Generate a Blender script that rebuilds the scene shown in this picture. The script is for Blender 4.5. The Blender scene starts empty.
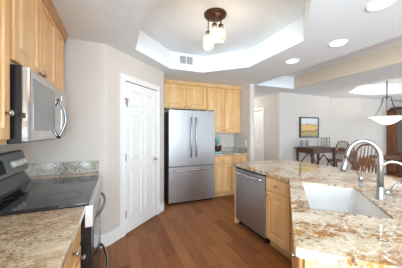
import bpy, bmesh, math, random
from mathutils import Vector, Matrix
random.seed(7)
PI = math.pi
S = bpy.context.scene
COL = S.collection

# ------------------------------------------------------------------ camera, world, lights, exposure
cam_data = bpy.data.cameras.new('camera')
cam = bpy.data.objects.new('camera', cam_data)
COL.objects.link(cam)
cam.location = (0, 0, 1.38)
cam.rotation_euler = (PI / 2, 0, -math.radians(22.5))
cam_data.sensor_width = 36
cam_data.lens = 36 * 205 / 402
cam_data.shift_y = -2 / 402
cam_data.clip_start = 0.02
S.camera = cam

world = bpy.data.worlds.new('daylight')
S.world = world
world.use_nodes = True
bgn = world.node_tree.nodes['Background']
bgn.inputs['Color'].default_value = (0.86, 0.93, 1.0, 1)
bgn.inputs['Strength'].default_value = 1.2

S.view_settings.view_transform = 'Standard'
S.view_settings.look = 'None'
S.view_settings.gamma = 1
S.view_settings.use_curve_mapping = False
S.view_settings.exposure = 0.42
S.cycles.use_denoising = True
S.cycles.max_bounces = 10
S.cycles.diffuse_bounces = 6
S.cycles.sample_clamp_indirect = 6

def area(name, loc, rot, sx, sy, power, color=(1, 1, 1), spread=PI):
    d = bpy.data.lights.new(name, 'AREA')
    d.shape = 'RECTANGLE'
    d.size, d.size_y = sx, sy
    d.energy = power
    d.color = color
    d.spread = spread
    o = bpy.data.objects.new(name, d)
    COL.objects.link(o)
    o.location = loc
    o.rotation_euler = rot
    return o
DAY = (0.70, 0.875, 1.0)
# daylight entering through the windows behind the camera and in the dining room, plus one added at left
area('window_daylight_rear', (.65, -5.10, 1.3), (PI / 2 + .2, 0, 0), 2.5, 2.0, 195, DAY)
area('added_light_left', (-.93, -1.9, 1.4), (PI / 2 + .3, 0, -PI / 2), 2.2, 1.7, 370, DAY)  # unseen source added to brighten the island fronts
area('window_daylight_patio', (7.3, -5.10, 1.2), (PI / 2 + .22, 0, 0), 3.4, 2.0, 60, DAY)
area('window_daylight_dining', (9.80, 1.0, 1.35), (PI / 2 + .15, 0, PI / 2), 3.4, 1.8, 50, DAY)

# ------------------------------------------------------------------ materials
def nt(name):
    m = bpy.data.materials.new(name)
    m.use_nodes = True
    t = m.node_tree
    b = t.nodes['Principled BSDF']
    return m, t, b
def node(t, typ, **kw):
    n = t.nodes.new(typ)
    for k, v in kw.items():
        if k in n.inputs: n.inputs[k].default_value = v
        else: setattr(n, k, v)
    return n
def srgb(r, g, b):
    def f(c):
        c /= 255
        return c / 12.92 if c <= .04045 else ((c + .055) / 1.055) ** 2.4
    return (f(r), f(g), f(b), 1)
def coords(t, scale=(1, 1, 1), rot=(0, 0, 0)):
    c = t.nodes.new('ShaderNodeTexCoord')
    m = t.nodes.new('ShaderNodeMapping')
    m.inputs['Scale'].default_value = scale
    m.inputs['Rotation'].default_value = rot
    t.links.new(c.outputs['Object'], m.inputs['Vector'])
    return m.outputs['Vector']
def ramp(t, src, stops, interp='LINEAR'):
    r = t.nodes.new('ShaderNodeValToRGB')
    r.color_ramp.interpolation = interp
    e = r.color_ramp.elements
    while len(e) < len(stops): e.new(0.5)
    for el, (p, c) in zip(e, stops):
        el.position = p
        el.color = c
    t.links.new(src, r.inputs['Fac'])
    return r.outputs['Color']
def noise(t, vec, scale, detail=4, rough=.55, dist=0):
    n = node(t, 'ShaderNodeTexNoise', Scale=scale, Detail=detail, Roughness=rough, Distortion=dist)
    t.links.new(vec, n.inputs['Vector'])
    return n.outputs['Fac']
def mix(t, fac, a, b, mode='MIX'):
    m = t.nodes.new('ShaderNodeMix')
    m.data_type = 'RGBA'
    m.blend_type = mode
    for idx, v in ((0, fac), (6, a), (7, b)):
        if hasattr(v, 'links'): t.links.new(v, m.inputs[idx])
        else: m.inputs[idx].default_value = v
    return m.outputs[2]
def bump(t, b, src, strength=.1, dist=.01):
    n = node(t, 'ShaderNodeBump', Strength=strength, Distance=dist)
    t.links.new(src, n.inputs['Height'])
    t.links.new(n.outputs['Normal'], b.inputs['Normal'])

def plain(name, col, rough=.5, metal=0, spec=.5, var=.04, scale=8, bmp=0):
    m, t, b = nt(name)
    v = coords(t)
    f = noise(t, v, scale)
    lo = tuple(c * (1 - var) for c in col[:3]) + (1,)
    hi = tuple(min(1, c * (1 + var)) for c in col[:3]) + (1,)
    t.links.new(ramp(t, f, [(.3, lo), (.7, hi)]), b.inputs['Base Color'])
    b.inputs['Roughness'].default_value = rough
    b.inputs['Metallic'].default_value = metal
    b.inputs['Specular IOR Level'].default_value = spec
    if bmp: bump(t, b, noise(t, v, 180), bmp, .002)
    return m

def wood(name, c1, c2, c3, rough=.35, scale=(9, 9, .8), rings=2.2, coat=.0):
    m, t, b = nt(name)
    v = coords(t, scale)
    f = noise(t, v, rings, 6, .6, .6)
    fine = noise(t, coords(t, (scale[0] * 7, scale[1] * 7, scale[2] * 3)), 3, 3)
    base = ramp(t, f, [(.28, c1), (.5, c2), (.72, c3)])
    out = mix(t, .25, base, ramp(t, fine, [(.35, c1), (.65, c3)]))
    big = noise(t, coords(t, (1.5, 1.5, .7)), 2.0, 2)
    out = mix(t, .5, out, ramp(t, big, [(.3, (.86, .84, .8, 1)), (.7, (1, 1, 1, 1))]), 'MULTIPLY')
    t.links.new(out, b.inputs['Base Color'])
    b.inputs['Roughness'].default_value = rough
    b.inputs['Coat Weight'].default_value = coat
    b.inputs['Coat Roughness'].default_value = .15
    return m

def mul(t, a, b):
    n = node(t, 'ShaderNodeMath', operation='MULTIPLY')
    t.links.new(a, n.inputs[0]); t.links.new(b, n.inputs[1])
    return n.outputs[0]
def mask(t, src, lo, hi, top=1.0):
    n = node(t, 'ShaderNodeMapRange'); n.inputs['From Min'].default_value = lo; n.inputs['From Max'].default_value = hi; n.inputs['To Max'].default_value = top
    t.links.new(src, n.inputs['Value'])
    return n.outputs['Result']
def granite(name, pale, beige, gold, brown, dark, k=0.0, streak=(1, 1, 1), rot=0.6, rough=.06, fine=1.0):
    m, t, b = nt(name)
    sv = lambda r: coords(t, streak, (0, 0, r))
    c = mix(t, mask(t, noise(t, sv(rot), 5 * fine, 6, .65, .3), .40, .62), pale, beige)
    cluster = mask(t, noise(t, sv(rot + .2), 3.0, 3, .55, .4), .47 - k, .55 - k)
    thin = mask(t, noise(t, sv(rot - .3), 2.2, 3, .5, .5), .44 - k, .54 - k)
    c = mix(t, mul(t, cluster, mask(t, noise(t, sv(rot), 15 * fine, 8, .80, .2), .45, .53)), c, gold)
    c = mix(t, mul(t, thin, mask(t, noise(t, sv(rot + .5), 22 * fine, 7, .82, .2), .52, .57, .95)), c, brown)
    c = mix(t, mask(t, noise(t, coords(t), 42 * fine, 5, .75), .54, .64, .65), c, mixc(pale, (.88, .88, .87, 1), .6))
    c = mix(t, mask(t, noise(t, sv(rot + 1), 48 * fine, 5, .8), .595, .65, .9), c, dark)
    t.links.new(c, b.inputs['Base Color'])
    b.inputs['Roughness'].default_value = rough
    return m
def mixc(a, b, f): return tuple(x * (1 - f) + y * f for x, y in zip(a, b))

M = {}
M['wall'] = plain('wall_paint', srgb(212, 204, 196), .75, spec=.2, var=.012, bmp=.05)
M['wall_tan'] = plain('tan_wall_paint', srgb(200, 182, 160), .75, spec=.2, var=.012)
M['ceiling'] = plain('ceiling_paint', srgb(237, 243, 248), .8, spec=.2, var=.01, bmp=.05)
M['tray'] = plain('tray_paint', srgb(238, 236, 233), .8, spec=.2, var=.01)
M['white'] = plain('white_trim_paint', srgb(240, 239, 237), .35, var=.01)
M['maple'] = wood('maple', srgb(214, 159, 98), srgb(232, 186, 126), srgb(242, 207, 157), .35, (7, 7, .7), 1.6)
M['maple_side'] = wood('maple_panel', srgb(206, 162, 106), srgb(224, 183, 126), srgb(234, 200, 148), .4, (5, 5, .6), 1.3)
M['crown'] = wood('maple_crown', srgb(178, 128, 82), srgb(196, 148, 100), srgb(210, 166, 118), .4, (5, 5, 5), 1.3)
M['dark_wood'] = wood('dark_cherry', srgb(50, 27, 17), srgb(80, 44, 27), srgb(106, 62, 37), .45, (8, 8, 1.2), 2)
M['oak'] = wood('red_oak', srgb(88, 50, 26), srgb(116, 70, 38), srgb(144, 92, 50), .5, (8, 8, 1.2), 2)
M['granite'] = granite('granite_island', srgb(212, 199, 178), srgb(196, 174, 142), srgb(166, 116, 58), srgb(94, 64, 38), srgb(62, 54, 50), .01, (1.0, 1.7, 1), .9)
M['granite_warm_lit'] = granite('granite_left_warm_lit', srgb(208, 188, 160), srgb(188, 160, 126), srgb(160, 126, 90), srgb(102, 76, 56), srgb(66, 54, 46), .05, (1.0, 2.0, 1), .75, .07, 1.8)  # same stone as the island, browner from light put into its colours
M['granite_grey'] = granite('granite_splash', srgb(214, 211, 204), srgb(200, 193, 180), srgb(158, 148, 130), srgb(92, 86, 78), srgb(60, 58, 57), .06, (1.2, 1.2, 1.6), .4, .07, 1.6)

def steel(name, col, rough, vertical=True):
    m, t, b = nt(name)
    v = coords(t, (120, 120, 1.2) if vertical else (1.5, 120, 120))
    f = noise(t, v, 2, 2)
    t.links.new(ramp(t, f, [(.3, tuple(c * .86 for c in col[:3]) + (1,)), (.7, col)]), b.inputs['Base Color'])
    b.inputs['Metallic'].default_value = 1
    b.inputs['Roughness'].default_value = rough
    return m
M['steel'] = steel('brushed_steel', (.50, .50, .51, 1), .42)
M['steel_dw'] = steel('brushed_steel_dishwasher', (.50, .50, .51, 1), .38)
M['steel_light'] = steel('satin_steel', (.72, .71, .70, 1), .22)
M['steel_pol'] = steel('polished_steel', (.58, .57, .56, 1), .07)
M['steel_panel'] = steel('grey_steel_panel', (.24, .24, .25, 1), .4)
M['steel_satin'] = steel('satin_strip_steel', (.80, .80, .80, 1), .5)
M['steel_dark'] = steel('dark_bar_steel', (.30, .30, .31, 1), .2)
M['nickel'] = steel('brushed_nickel', (.43, .42, .41, 1), .36)
M['chrome'] = plain('chrome', (.86, .86, .87, 1), .05, 1, var=.01)
M['knob'] = plain('antique_nickel', (.42, .37, .34, 1), .3, 1, var=.05)
M['black'] = plain('black_enamel', (.012, .012, .014, 1), .22, var=.1)
M['dark_grey'] = plain('dark_grey_side', (.045, .047, .052, 1), .4, var=.05)
M['glass_black'] = plain('black_ceramic_glass', (.018, .018, .02, 1), .06, spec=.75, var=.05)
M['mw_glass'] = plain('microwave_window', (.20, .205, .21, 1), .08, spec=.8, var=.05)
M['sink'] = plain('white_composite', srgb(204, 201, 198), .18, var=.005)
M['bronze'] = plain('bronze', srgb(84, 54, 38), .4, .5, var=.08)
M['iron'] = plain('aged_iron', srgb(62, 50, 42), .5, .0, var=.1)
M['aqua'] = plain('aqua_enamel', srgb(140, 206, 202), .2, var=.02)
M['grey_glass'] = plain('smoky_glass', srgb(150, 152, 154), .15, var=.05)
M['plastic_white'] = plain('white_plastic', srgb(238, 236, 230), .35, var=.01)
M['vent_grey'] = plain('vent_grey', srgb(196, 196, 198), .5, var=.03)
M['wire'] = plain('grey_wire', srgb(120, 122, 124), .35, .6, var=.05)
M['red_cloth'] = plain('dark_red_cushion', srgb(110, 34, 36), .9, var=.1)
M['shadow_gap'] = plain('dark_gap', (.02, .018, .016, 1), .8)

def emis(name, col, strength):
    m, t, b = nt(name)
    b.inputs['Base Color'].default_value = col
    b.inputs['Emission Color'].default_value = col
    b.inputs['Emission Strength'].default_value = strength
    b.inputs['Roughness'].default_value = .5
    return m
M['lens'] = emis('lit_lens', (1, .97, .92, 1), 6)
M['bulb'] = emis('lit_bulb', (1, .90, .76, 1), 6)
M['bowl'] = emis('lit_alabaster', (1, .92, .80, 1), .8)
M['lcd'] = emis('clock_digits', (.10, .16, .2, 1), .3)

def glass(name, col=(1, 1, 1, 1), rough=0.02, alpha=.25):
    m, t, b = nt(name)
    b.inputs['Base Color'].default_value = col
    b.inputs['Roughness'].default_value = rough
    b.inputs['IOR'].default_value = 1.45
    b.inputs['Alpha'].default_value = alpha
    return m
def clear_jar():
    m, t, b = nt('seeded_glass')
    out = t.nodes['Material Output']
    tr = node(t, 'ShaderNodeBsdfTransparent'); tr.inputs['Color'].default_value = (.97, .95, .92, 1)
    gl = node(t, 'ShaderNodeBsdfGlossy', Roughness=.05)
    lw = node(t, 'ShaderNodeLayerWeight', Blend=.25)
    mx = t.nodes.new('ShaderNodeMixShader')
    t.links.new(lw.outputs['Facing'], mx.inputs[0]); t.links.new(tr.outputs[0], mx.inputs[1]); t.links.new(gl.outputs[0], mx.inputs[2])
    df = node(t, 'ShaderNodeBsdfTranslucent'); df.inputs['Color'].default_value = (.95, .9, .82, 1)
    m2 = t.nodes.new('ShaderNodeMixShader'); m2.inputs[0].default_value = .16
    t.links.new(mx.outputs[0], m2.inputs[1]); t.links.new(df.outputs[0], m2.inputs[2])
    t.links.new(m2.outputs[0], out.inputs['Surface'])
    t.nodes.remove(b)
    return m
M['jar'] = clear_jar()
M['pane'] = glass('cabinet_glass', (.12, .12, .13, 1), .05, .6)

def floor_mat():
    m, t, b = nt('hickory_planks')
    v = coords(t, (1, 1, 1), (0, 0, PI / 2))
    br = node(t, 'ShaderNodeTexBrick')
    br.offset = .37; br.offset_frequency = 2
    br.inputs['Scale'].default_value = 1
    br.inputs['Brick Width'].default_value = .95
    br.inputs['Row Height'].default_value = .127
    br.inputs['Mortar Size'].default_value = .0018
    br.inputs['Mortar Smooth'].default_value = .2
    br.inputs['Bias'].default_value = 0
    br.inputs['Color1'].default_value = (0, 0, 0, 1)
    br.inputs['Color2'].default_value = (1, 1, 1, 1)
    br.inputs['Mortar'].default_value = (.5, .5, .5, 1)
    t.links.new(v, br.inputs['Vector'])
    plank = ramp(t, br.outputs['Color'], [(0, srgb(124, 74, 41)), (.35, srgb(152, 97, 57)), (.65, srgb(141, 87, 49)), (1, srgb(166, 110, 68))])
    g = noise(t, coords(t, (14, 1.1, 1)), 3.5, 6, .65, .8)
    c = mix(t, .75, plank, ramp(t, g, [(.3, (.52, .48, .45, 1)), (.5, (.94, .93, .92, 1)), (.75, (1.0, 1.0, 1.0, 1))]), 'MULTIPLY')
    c = mix(t, br.outputs['Fac'], c, srgb(60, 36, 24))
    t.links.new(c, b.inputs['Base Color'])
    b.inputs['Roughness'].default_value = .42
    b.inputs['Specular IOR Level'].default_value = .25
    bump(t, b, g, .12, .004)
    return m
M['floor'] = floor_mat()

def painting_mat():
    m, t, b = nt('landscape_picture')
    tc = t.nodes.new('ShaderNodeTexCoord')
    sep = t.nodes.new('ShaderNodeSeparateXYZ')
    t.links.new(tc.outputs['Object'], sep.inputs[0])
    n = noise(t, coords(t, (1, 1, 1)), 7, 5, .6, .8)
    ad = node(t, 'ShaderNodeMath', operation='MULTIPLY_ADD')
    t.links.new(n, ad.inputs[0]); ad.inputs[1].default_value = .28
    t.links.new(sep.outputs['Z'], ad.inputs[2])
    c = ramp(t, ad.outputs[0], [(.14, srgb(112, 122, 84)), (.27, srgb(180, 160, 92)), (.33, srgb(160, 84, 54)), (.37, srgb(214, 180, 100)),
                                (.47, srgb(222, 186, 110)), (.52, srgb(196, 140, 84)), (.55, srgb(216, 216, 214)), (.75, srgb(226, 228, 228))])
    t.links.new(c, b.inputs['Base Color'])
    b.inputs['Roughness'].default_value = .5
    return m
M['picture'] = painting_mat()

# ------------------------------------------------------------------ mesh builder
class MB:
    def __init__(s): s.bm = bmesh.new()
    def _face(s, vs, smooth=False):
        try:
            f = s.bm.faces.new(vs); f.smooth = smooth
            return f
        except ValueError: return None
    def box(s, x0, x1, y0, y1, z0, z1):
        v = [s.bm.verts.new(p) for p in ((x0, y0, z0), (x1, y0, z0), (x1, y1, z0), (x0, y1, z0), (x0, y0, z1), (x1, y0, z1), (x1, y1, z1), (x0, y1, z1))]
        for q in ((3, 2, 1, 0), (4, 5, 6, 7), (0, 1, 5, 4), (1, 2, 6, 5), (2, 3, 7, 6), (3, 0, 4, 7)): s._face([v[i] for i in q])
        return s
    def prism(s, poly, z0, z1, smooth=False):
        a = [s.bm.verts.new((x, y, z0)) for x, y in poly]
        b = [s.bm.verts.new((x, y, z1)) for x, y in poly]
        n = len(poly)
        s._face(a[::-1]); s._face(b)
        for i in range(n): s._face([a[i], a[(i + 1) % n], b[(i + 1) % n], b[i]], smooth)
        return s
    def extrude_x(s, prof, x0, x1):          # prof in (y, z)
        a = [s.bm.verts.new((x0, y, z)) for y, z in prof]
        b = [s.bm.verts.new((x1, y, z)) for y, z in prof]
        n = len(prof)
        s._face(a); s._face(b[::-1])
        for i in range(n): s._face([a[i], b[i], b[(i + 1) % n], a[(i + 1) % n]])
        return s
    def holed(s, outer, holes, z):           # a flat sheet with holes
        es = []
        for loop in [outer] + holes:
            vs = [s.bm.verts.new((x, y, z)) for x, y in loop]
            es += [s.bm.edges.new((vs[i], vs[(i + 1) % len(vs)])) for i in range(len(vs))]
        bmesh.ops.triangle_fill(s.bm, edges=es, use_beauty=True)
        return s
    def skirt(s, loop, z0, z1):
        n = len(loop)
        a = [s.bm.verts.new((x, y, z0)) for x, y in loop]
        b = [s.bm.verts.new((x, y, z1)) for x, y in loop]
        for i in range(n): s._face([a[i], a[(i + 1) % n], b[(i + 1) % n], b[i]])
        return s
    def slab_holes(s, outer, holes, z0, z1):
        s.holed(outer, holes, z0); s.holed(outer, holes, z1)
        for l in [outer] + holes: s.skirt(l, z0, z1)
        bmesh.ops.remove_doubles(s.bm, verts=s.bm.verts, dist=1e-5)
        return s
    def rings(s, x0, x1, z0, z1, rr):        # rectangular loops in XZ, front towards -Y; rr = (inset, y)
        loops = []
        for i, y in rr:
            loops.append([s.bm.verts.new(p) for p in ((x0 + i, y, z0 + i), (x1 - i, y, z0 + i), (x1 - i, y, z1 - i), (x0 + i, y, z1 - i))])
        for a, b in zip(loops, loops[1:]):
            for k in range(4): s._face([a[k], a[(k + 1) % 4], b[(k + 1) % 4], b[k]])
        s._face(loops[-1])
        return s
    def tube(s, pts, r, n=10, cap=True, flat=None):
        pts = [Vector(p) for p in pts]
        rs = r if isinstance(r, (list, tuple)) else [r] * len(pts)
        up = None; loops = []
        for i, p in enumerate(pts):
            d = (pts[min(i + 1, len(pts) - 1)] - pts[max(i - 1, 0)]).normalized()
            if up is None:
                up = d.orthogonal().normalized()
            else:
                up = (up - d * up.dot(d))
                up = up.normalized() if up.length > 1e-6 else d.orthogonal().normalized()
            w = d.cross(up)
            loops.append([s.bm.verts.new(p + (up * math.cos(2 * PI * k / n) + w * math.sin(2 * PI * k / n)) * rs[i]) for k in range(n)])
        for a, b in zip(loops, loops[1:]):
            for k in range(n): s._face([a[k], a[(k + 1) % n], b[(k + 1) % n], b[k]], True)
        if cap: s._face(loops[0][::-1]); s._face(loops[-1])
        return s
    def lathe(s, prof, n=20, center=(0, 0, 0), axis='Z', cap=True):   # prof (r, h)
        cx, cy, cz = center; loops = []
        for r, h in prof:
            lp = []
            for k in range(n):
                a = 2 * PI * k / n; c, q = math.cos(a) * r, math.sin(a) * r
                p = {'Z': (cx + c, cy + q, cz + h), 'Y': (cx + c, cy + h, cz - q), 'X': (cx + h, cy + c, cz + q)}[axis]
                lp.append(s.bm.verts.new(p))
            loops.append(lp)
        for a, b in zip(loops, loops[1:]):
            for k in range(n): s._face([a[k], a[(k + 1) % n], b[(k + 1) % n], b[k]], True)
        if cap: s._face(loops[0][::-1]); s._face(loops[-1])
        return s
    def build(s, name, mat, parent=None, bevel=0, seg=2, **props):
        bmesh.ops.recalc_face_normals(s.bm, faces=s.bm.faces)
        me = bpy.data.meshes.new(name)
        s.bm.to_mesh(me); s.bm.free()
        me.materials.append(mat)
        o = bpy.data.objects.new(name, me)
        COL.objects.link(o)
        if parent: o.parent = parent
        if bevel:
            md = o.modifiers.new('bevel', 'BEVEL')
            md.width = bevel; md.segments = seg; md.limit_method = 'ANGLE'; md.angle_limit = math.radians(40)
        for k, v in props.items(): o[k] = v
        return o
def thing(name, label, cat, loc=(0, 0, 0), rz=0, group=None):
    o = bpy.data.objects.new(name, None)
    o.empty_display_size = .05
    COL.objects.link(o)
    o.location = loc; o.rotation_euler = (0, 0, rz)
    o['label'] = label; o['category'] = cat
    if group: o['group'] = group
    return o
def tag(o, label, cat, group=None):
    o['label'] = label; o['category'] = cat
    if group: o['group'] = group
    return o
def structure(o):
    o['kind'] = 'structure'
    return o
def copy_thing(root, loc, rz, label):
    r = root.copy(); COL.objects.link(r)
    r.location = loc; r.rotation_euler = (0, 0, rz); r['label'] = label
    for ch in list(root.children):
        c = ch.copy(); COL.objects.link(c); c.parent = r
        for g in list(ch.children):
            d = g.copy(); COL.objects.link(d); d.parent = c
    return r
def arc(cx, cz, r, a0, a1, n):
    return [(cx + r * math.cos(math.radians(a0 + (a1 - a0) * k / n)), cz + r * math.sin(math.radians(a0 + (a1 - a0) * k / n))) for k in range(n + 1)]

RZ_L, RZ_I, RZ_D, RZ_P = PI / 2, -PI / 2, -math.radians(135), math.radians(45)
H = 2.44       # low ceiling
HT = 2.73      # raised trays
LW, LE = -.84, -.18     # left wall, left counter edge
# ------------------------------------------------------------------ shell
structure(MB().box(LW - .15, 9.9, -5.2, 7.4, -.1, 0).build('floor', M['floor']))
outer = [(LW - .1, -5.2), (9.9, -5.2), (9.9, 7.4), (LW - .1, 7.4)]
TRAY = [(.23, 2.74), (.83, 3.36), (1.43, 3.36), (2.01, 2.78), (2.01, 1.74), (1.43, 1.16), (.83, 1.16), (.23, 1.76)]
STRIP = [(2.90, 3.78), (4.06, 3.78), (4.06, -2.6), (2.90, -2.6)]
dc = (6.25, 2.55)
DTRAY = [(dc[0] + 1.18 * math.cos(PI / 8 + k * PI / 4), dc[1] + 1.12 * math.sin(PI / 8 + k * PI / 4)) for k in range(8)]
c = MB()
c.holed(outer, [TRAY, STRIP, DTRAY], H)
for lp in (TRAY, STRIP, DTRAY):
    c.skirt(lp, H, HT)
    c._face([c.bm.verts.new((x, y, HT)) for x, y in lp])
c.holed(outer, [], HT + .12)
c.skirt(outer, H, HT + .12)
bmesh.ops.remove_doubles(c.bm, verts=c.bm.verts, dist=1e-5)
structure(c.build('ceiling', M['ceiling']))

w = MB()
w.box(LW - .12, LW, -.8, 2.72, 0, H); w.box(LW - .12, LW, -5.2, -3.0, 0, H); w.box(LW - .12, LW, -3.0, -.8, 0, .55); w.box(LW - .12, LW, -3.0, -.8, 2.25, H)
structure(w.build('wall_left', M['wall']))
# pantry block: end wall, rounded corner, diagonal door wall, return beside the refrigerator
rnd = [(-.17, 2.72), (-.135, 2.724), (-.10, 2.738), (-.07, 2.762)]
DX = .795
pan = [(LW - .12, 2.72)] + rnd + [(DX - .012, DX - .012 + 2.832), (DX, DX + 2.86), (DX, 4.57), (LW - .12, 4.57)]
structure(MB().prism(pan, 0, H).build('wall_pantry', M['wall']))
structure(MB().box(DX, 2.85, 4.45, 4.57, 0, H).build('wall_back', M['wall']))
structure(MB().prism([(2.73, 4.45), (2.73, 3.77), (2.75, 3.75), (2.83, 3.75), (2.85, 3.77), (2.85, 7.3), (2.73, 7.3), (2.73, 4.57)], 0, H).build('wall_wing', M['wall']))
dn = [(4.04, 7.2), (4.04, 4.31), (4.055, 4.27), (4.09, 4.25), (5.94, 4.25), (5.94, 4.5), (7.11, 4.0), (9.9, 4.0), (9.9, 7.2)]
structure(MB().prism(dn, 0, H).build('wall_dining', M['wall']))
structure(MB().box(2.85, 4.1, 7.2, 7.4, 0, H).build('wall_hall', M['wall']))
# rear wall and right wall with window openings (behind the camera / out of frame)
w = MB()
w.box(LW - .12, -.6, -5.2, -5.02, 0, H); w.box(1.9, 5.6, -5.2, -5.02, 0, H); w.box(9.0, 9.9, -5.2, -5.02, 0, H)
w.box(-.6, 1.9, -5.2, -5.02, 0, .3); w.box(-.6, 1.9, -5.2, -5.02, 2.3, H); w.box(5.6, 9.0, -5.2, -5.02, 2.2, H); w.box(5.6, 9.0, -5.2, -5.02, 0, .2)
structure(w.build('wall_rear', M['wall']))
w = MB()
w.box(9.72, 9.9, -5.02, -.7, 0, H); w.box(9.72, 9.9, 2.7, 4.0, 0, H); w.box(9.72, 9.9, -.7, 2.7, 0, .45); w.box(9.72, 9.9, -.7, 2.7, 2.25, H)
structure(w.build('wall_right', M['wall']))

structure(MB().box(4.025, 4.06, -2.58, 3.76, H + .001, HT - .002).build('wall_header', M['wall_tan']))
# baseboards
BBH, BBT = .15, .018
def off(poly, d):     # offset an open polyline to its right-hand side by d
    out = []
    for i, p in enumerate(poly):
        a = Vector(poly[max(i - 1, 0)]); b = Vector(poly[min(i + 1, len(poly) - 1)])
        t = (b - a).normalized()
        out.append((p[0] + t.y * d, p[1] - t.x * d))
    return out
def baseboard(name, line):
    lo = off(line, BBT)
    o = MB().prism(line + lo[::-1], 0, BBH - .025)
    lo2 = off(line, BBT * .6)
    o.prism(line + lo2[::-1], BBH - .025, BBH)
    return structure(o.build(name, M['white']))
d0 = Vector((-.07, 2.762)); dd = Vector((.7071, .7071))
def dpt(s): p = d0 + dd * s; return (p.x, p.y)
LD = (Vector((DX - .012, DX + 2.82)) - d0).length
C0, C1 = .167, 1.045       # door casing span along the diagonal
baseboard('baseboard_end', [(-.19, 2.72)] + rnd[:] + [dpt(C0 - .005)])
baseboard('baseboard_diagonal', [dpt(C1 + .005), dpt(LD - .02)])
baseboard('baseboard_dining', [(4.11, 4.25), (5.93, 4.25)])
baseboard('baseboard_panel', [(5.98, 4.483), (7.10, 4.004)])
baseboard('baseboard_right', [(7.13, 4.0), (8.38, 4.0)])

# doors
def six_panel(mb, w_, h, t=.012, x0=0, cols=2):
    # stiles and rails standing forward of recessed raised panels, front towards -Y
    st, mid = .095, .085
    zs = [0, .2, .2 + .60, 1.0, 1.0 + .60, 1.72, 1.72 + .18, h]
    mb.box(x0, x0 + st, -t, .0, 0, h); mb.box(x0 + w_ - st, x0 + w_, -t, 0, 0, h)
    xm = x0 + w_ / 2
    mb.box(xm - mid / 2, xm + mid / 2, -t, 0, 0, h)
    for a, b in ((0, .21), (.84, .99), (1.60, 1.71), (h - .11, h)):
        mb.box(x0 + st, xm - mid / 2, -t, 0, a, b); mb.box(xm + mid / 2, x0 + w_ - st, -t, 0, a, b)
    for a, b in ((.21, .84), (.99, 1.60), (1.71, h - .11)):
        for l, r in ((x0 + st, xm - mid / 2), (xm + mid / 2, x0 + w_ - st)):
            mb.rings(l, r, a, b, [(0, -.001), (.012, -.001), (.035, -t * .8)])
    return mb
def hinge(par, x, z, m):
    mb = MB(); mb.tube([(x, -.022, z), (x, -.022, z + .09)], .008, 8); mb.box(x - .002, x + .018, -.02, -.0125, z, z + .09)
    return mb.build('hinge', m, par)
cx0, cx1 = C0, C1
pd = structure(six_panel(MB(), C1 - C0 - .15, 2.047, .02).build('door_1', M['white'], None, .004))
pd.location = (*dpt(C0 + .075), .012); pd.rotation_euler = (0, 0, RZ_P)
pd.location.x += .707 * .003; pd.location.y -= .707 * .003
DW = C1 - C0 - .15
for z in (.22, .98, 1.74): hinge(pd, .002, z, M['knob'])
k = MB(); k.lathe([(.030, 0), (.030, -.008), (.012, -.012), (.011, -.05)], 16, (DW - .065, -.02, .93), 'Y'); k.tube([(DW - .065, -.065, .93), (DW - .10, -.07, .93), (DW - .17, -.068, .93)], [.013, .011, .008], 8)
k.build('door_handle', M['knob'], pd)
hk = MB(); hk.box(-.025, .055, -.03, -.021, 1.80, 1.815); hk.tube([(.0, -.03, 1.805), (.0, -.055, 1.79), (.0, -.05, 1.70)], .006, 8)
hk.build('door_stop', M['knob'], pd)
cs = MB()
for a, b, z0, z1 in ((0, .07, 0, 2.07), (C1 - C0 - .07, C1 - C0, 0, 2.07), (0, C1 - C0, 2.07, 2.15)):
    cs.rings(a, b, z0, z1, [(0, 0), (0, -.026), (.014, -.03), (.05 if b - a > .1 and False else .03, -.022)])
t1 = structure(cs.build('trim_1', M['white'], None, .003))
t1.location = (*dpt(C0), 0); t1.rotation_euler = (0, 0, RZ_P)
gap = MB().box(.07, C1 - C0 - .07, -.012, -.002, 2.06, 2.071).build('door_gap', M['shadow_gap'], t1)
# hall door on the wall u = 4.04, facing -u
hd = structure(six_panel(MB(), .76, 2.0, .02).build('door_2', M['white'], None, .004))
hd.location = (4.036, 5.72, .01); hd.rotation_euler = (0, 0, RZ_I)
cs = MB()
for a, b, z0, z1 in ((-.075, -.004, 0, 2.02), (.764, .835, 0, 2.02), (-.075, .835, 2.02, 2.10)):
    cs.rings(a, b, z0, z1, [(0, 0), (0, -.022), (.01, -.026), (.02, -.022)])
cs.build('door_casing', M['white'], hd, .003)
MB().box(0, .76, -.012, -.002, 2.002, 2.019).build('door_gap', M['shadow_gap'], hd)

# rear windows
def window(name, x0, x1, z0, z1, n, loc, rz):
    f = MB()
    f.box(x0, x1, -.05, 0, z0, z0 + .06); f.box(x0, x1, -.05, 0, z1 - .06, z1)
    for k in range(n + 1):
        x = x0 + (x1 - x0 - .06) * k / n
        f.box(x, x + .06, -.05, 0, z0 + .06, z1 - .06)
    o = structure(f.build(name, M['white']))
    o.location = loc; o.rotation_euler = (0, 0, rz)
    return o
window('window_1', -.6, 1.9, .3, 2.3, 2, (0, -5.04, 0), 0)
window('added_window_4', -3.0, -.8, .55, 2.25, 2, (LW - .03, 0, 0), RZ_L)  # added on the left wall to carry the extra island light
window('window_2', 5.6, 9.0, .2, 2.2, 2, (0, -5.04, 0), 0)
window('window_3', -2.7, .7, .45, 2.25, 3, (9.76, 0, 0), RZ_I)

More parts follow.
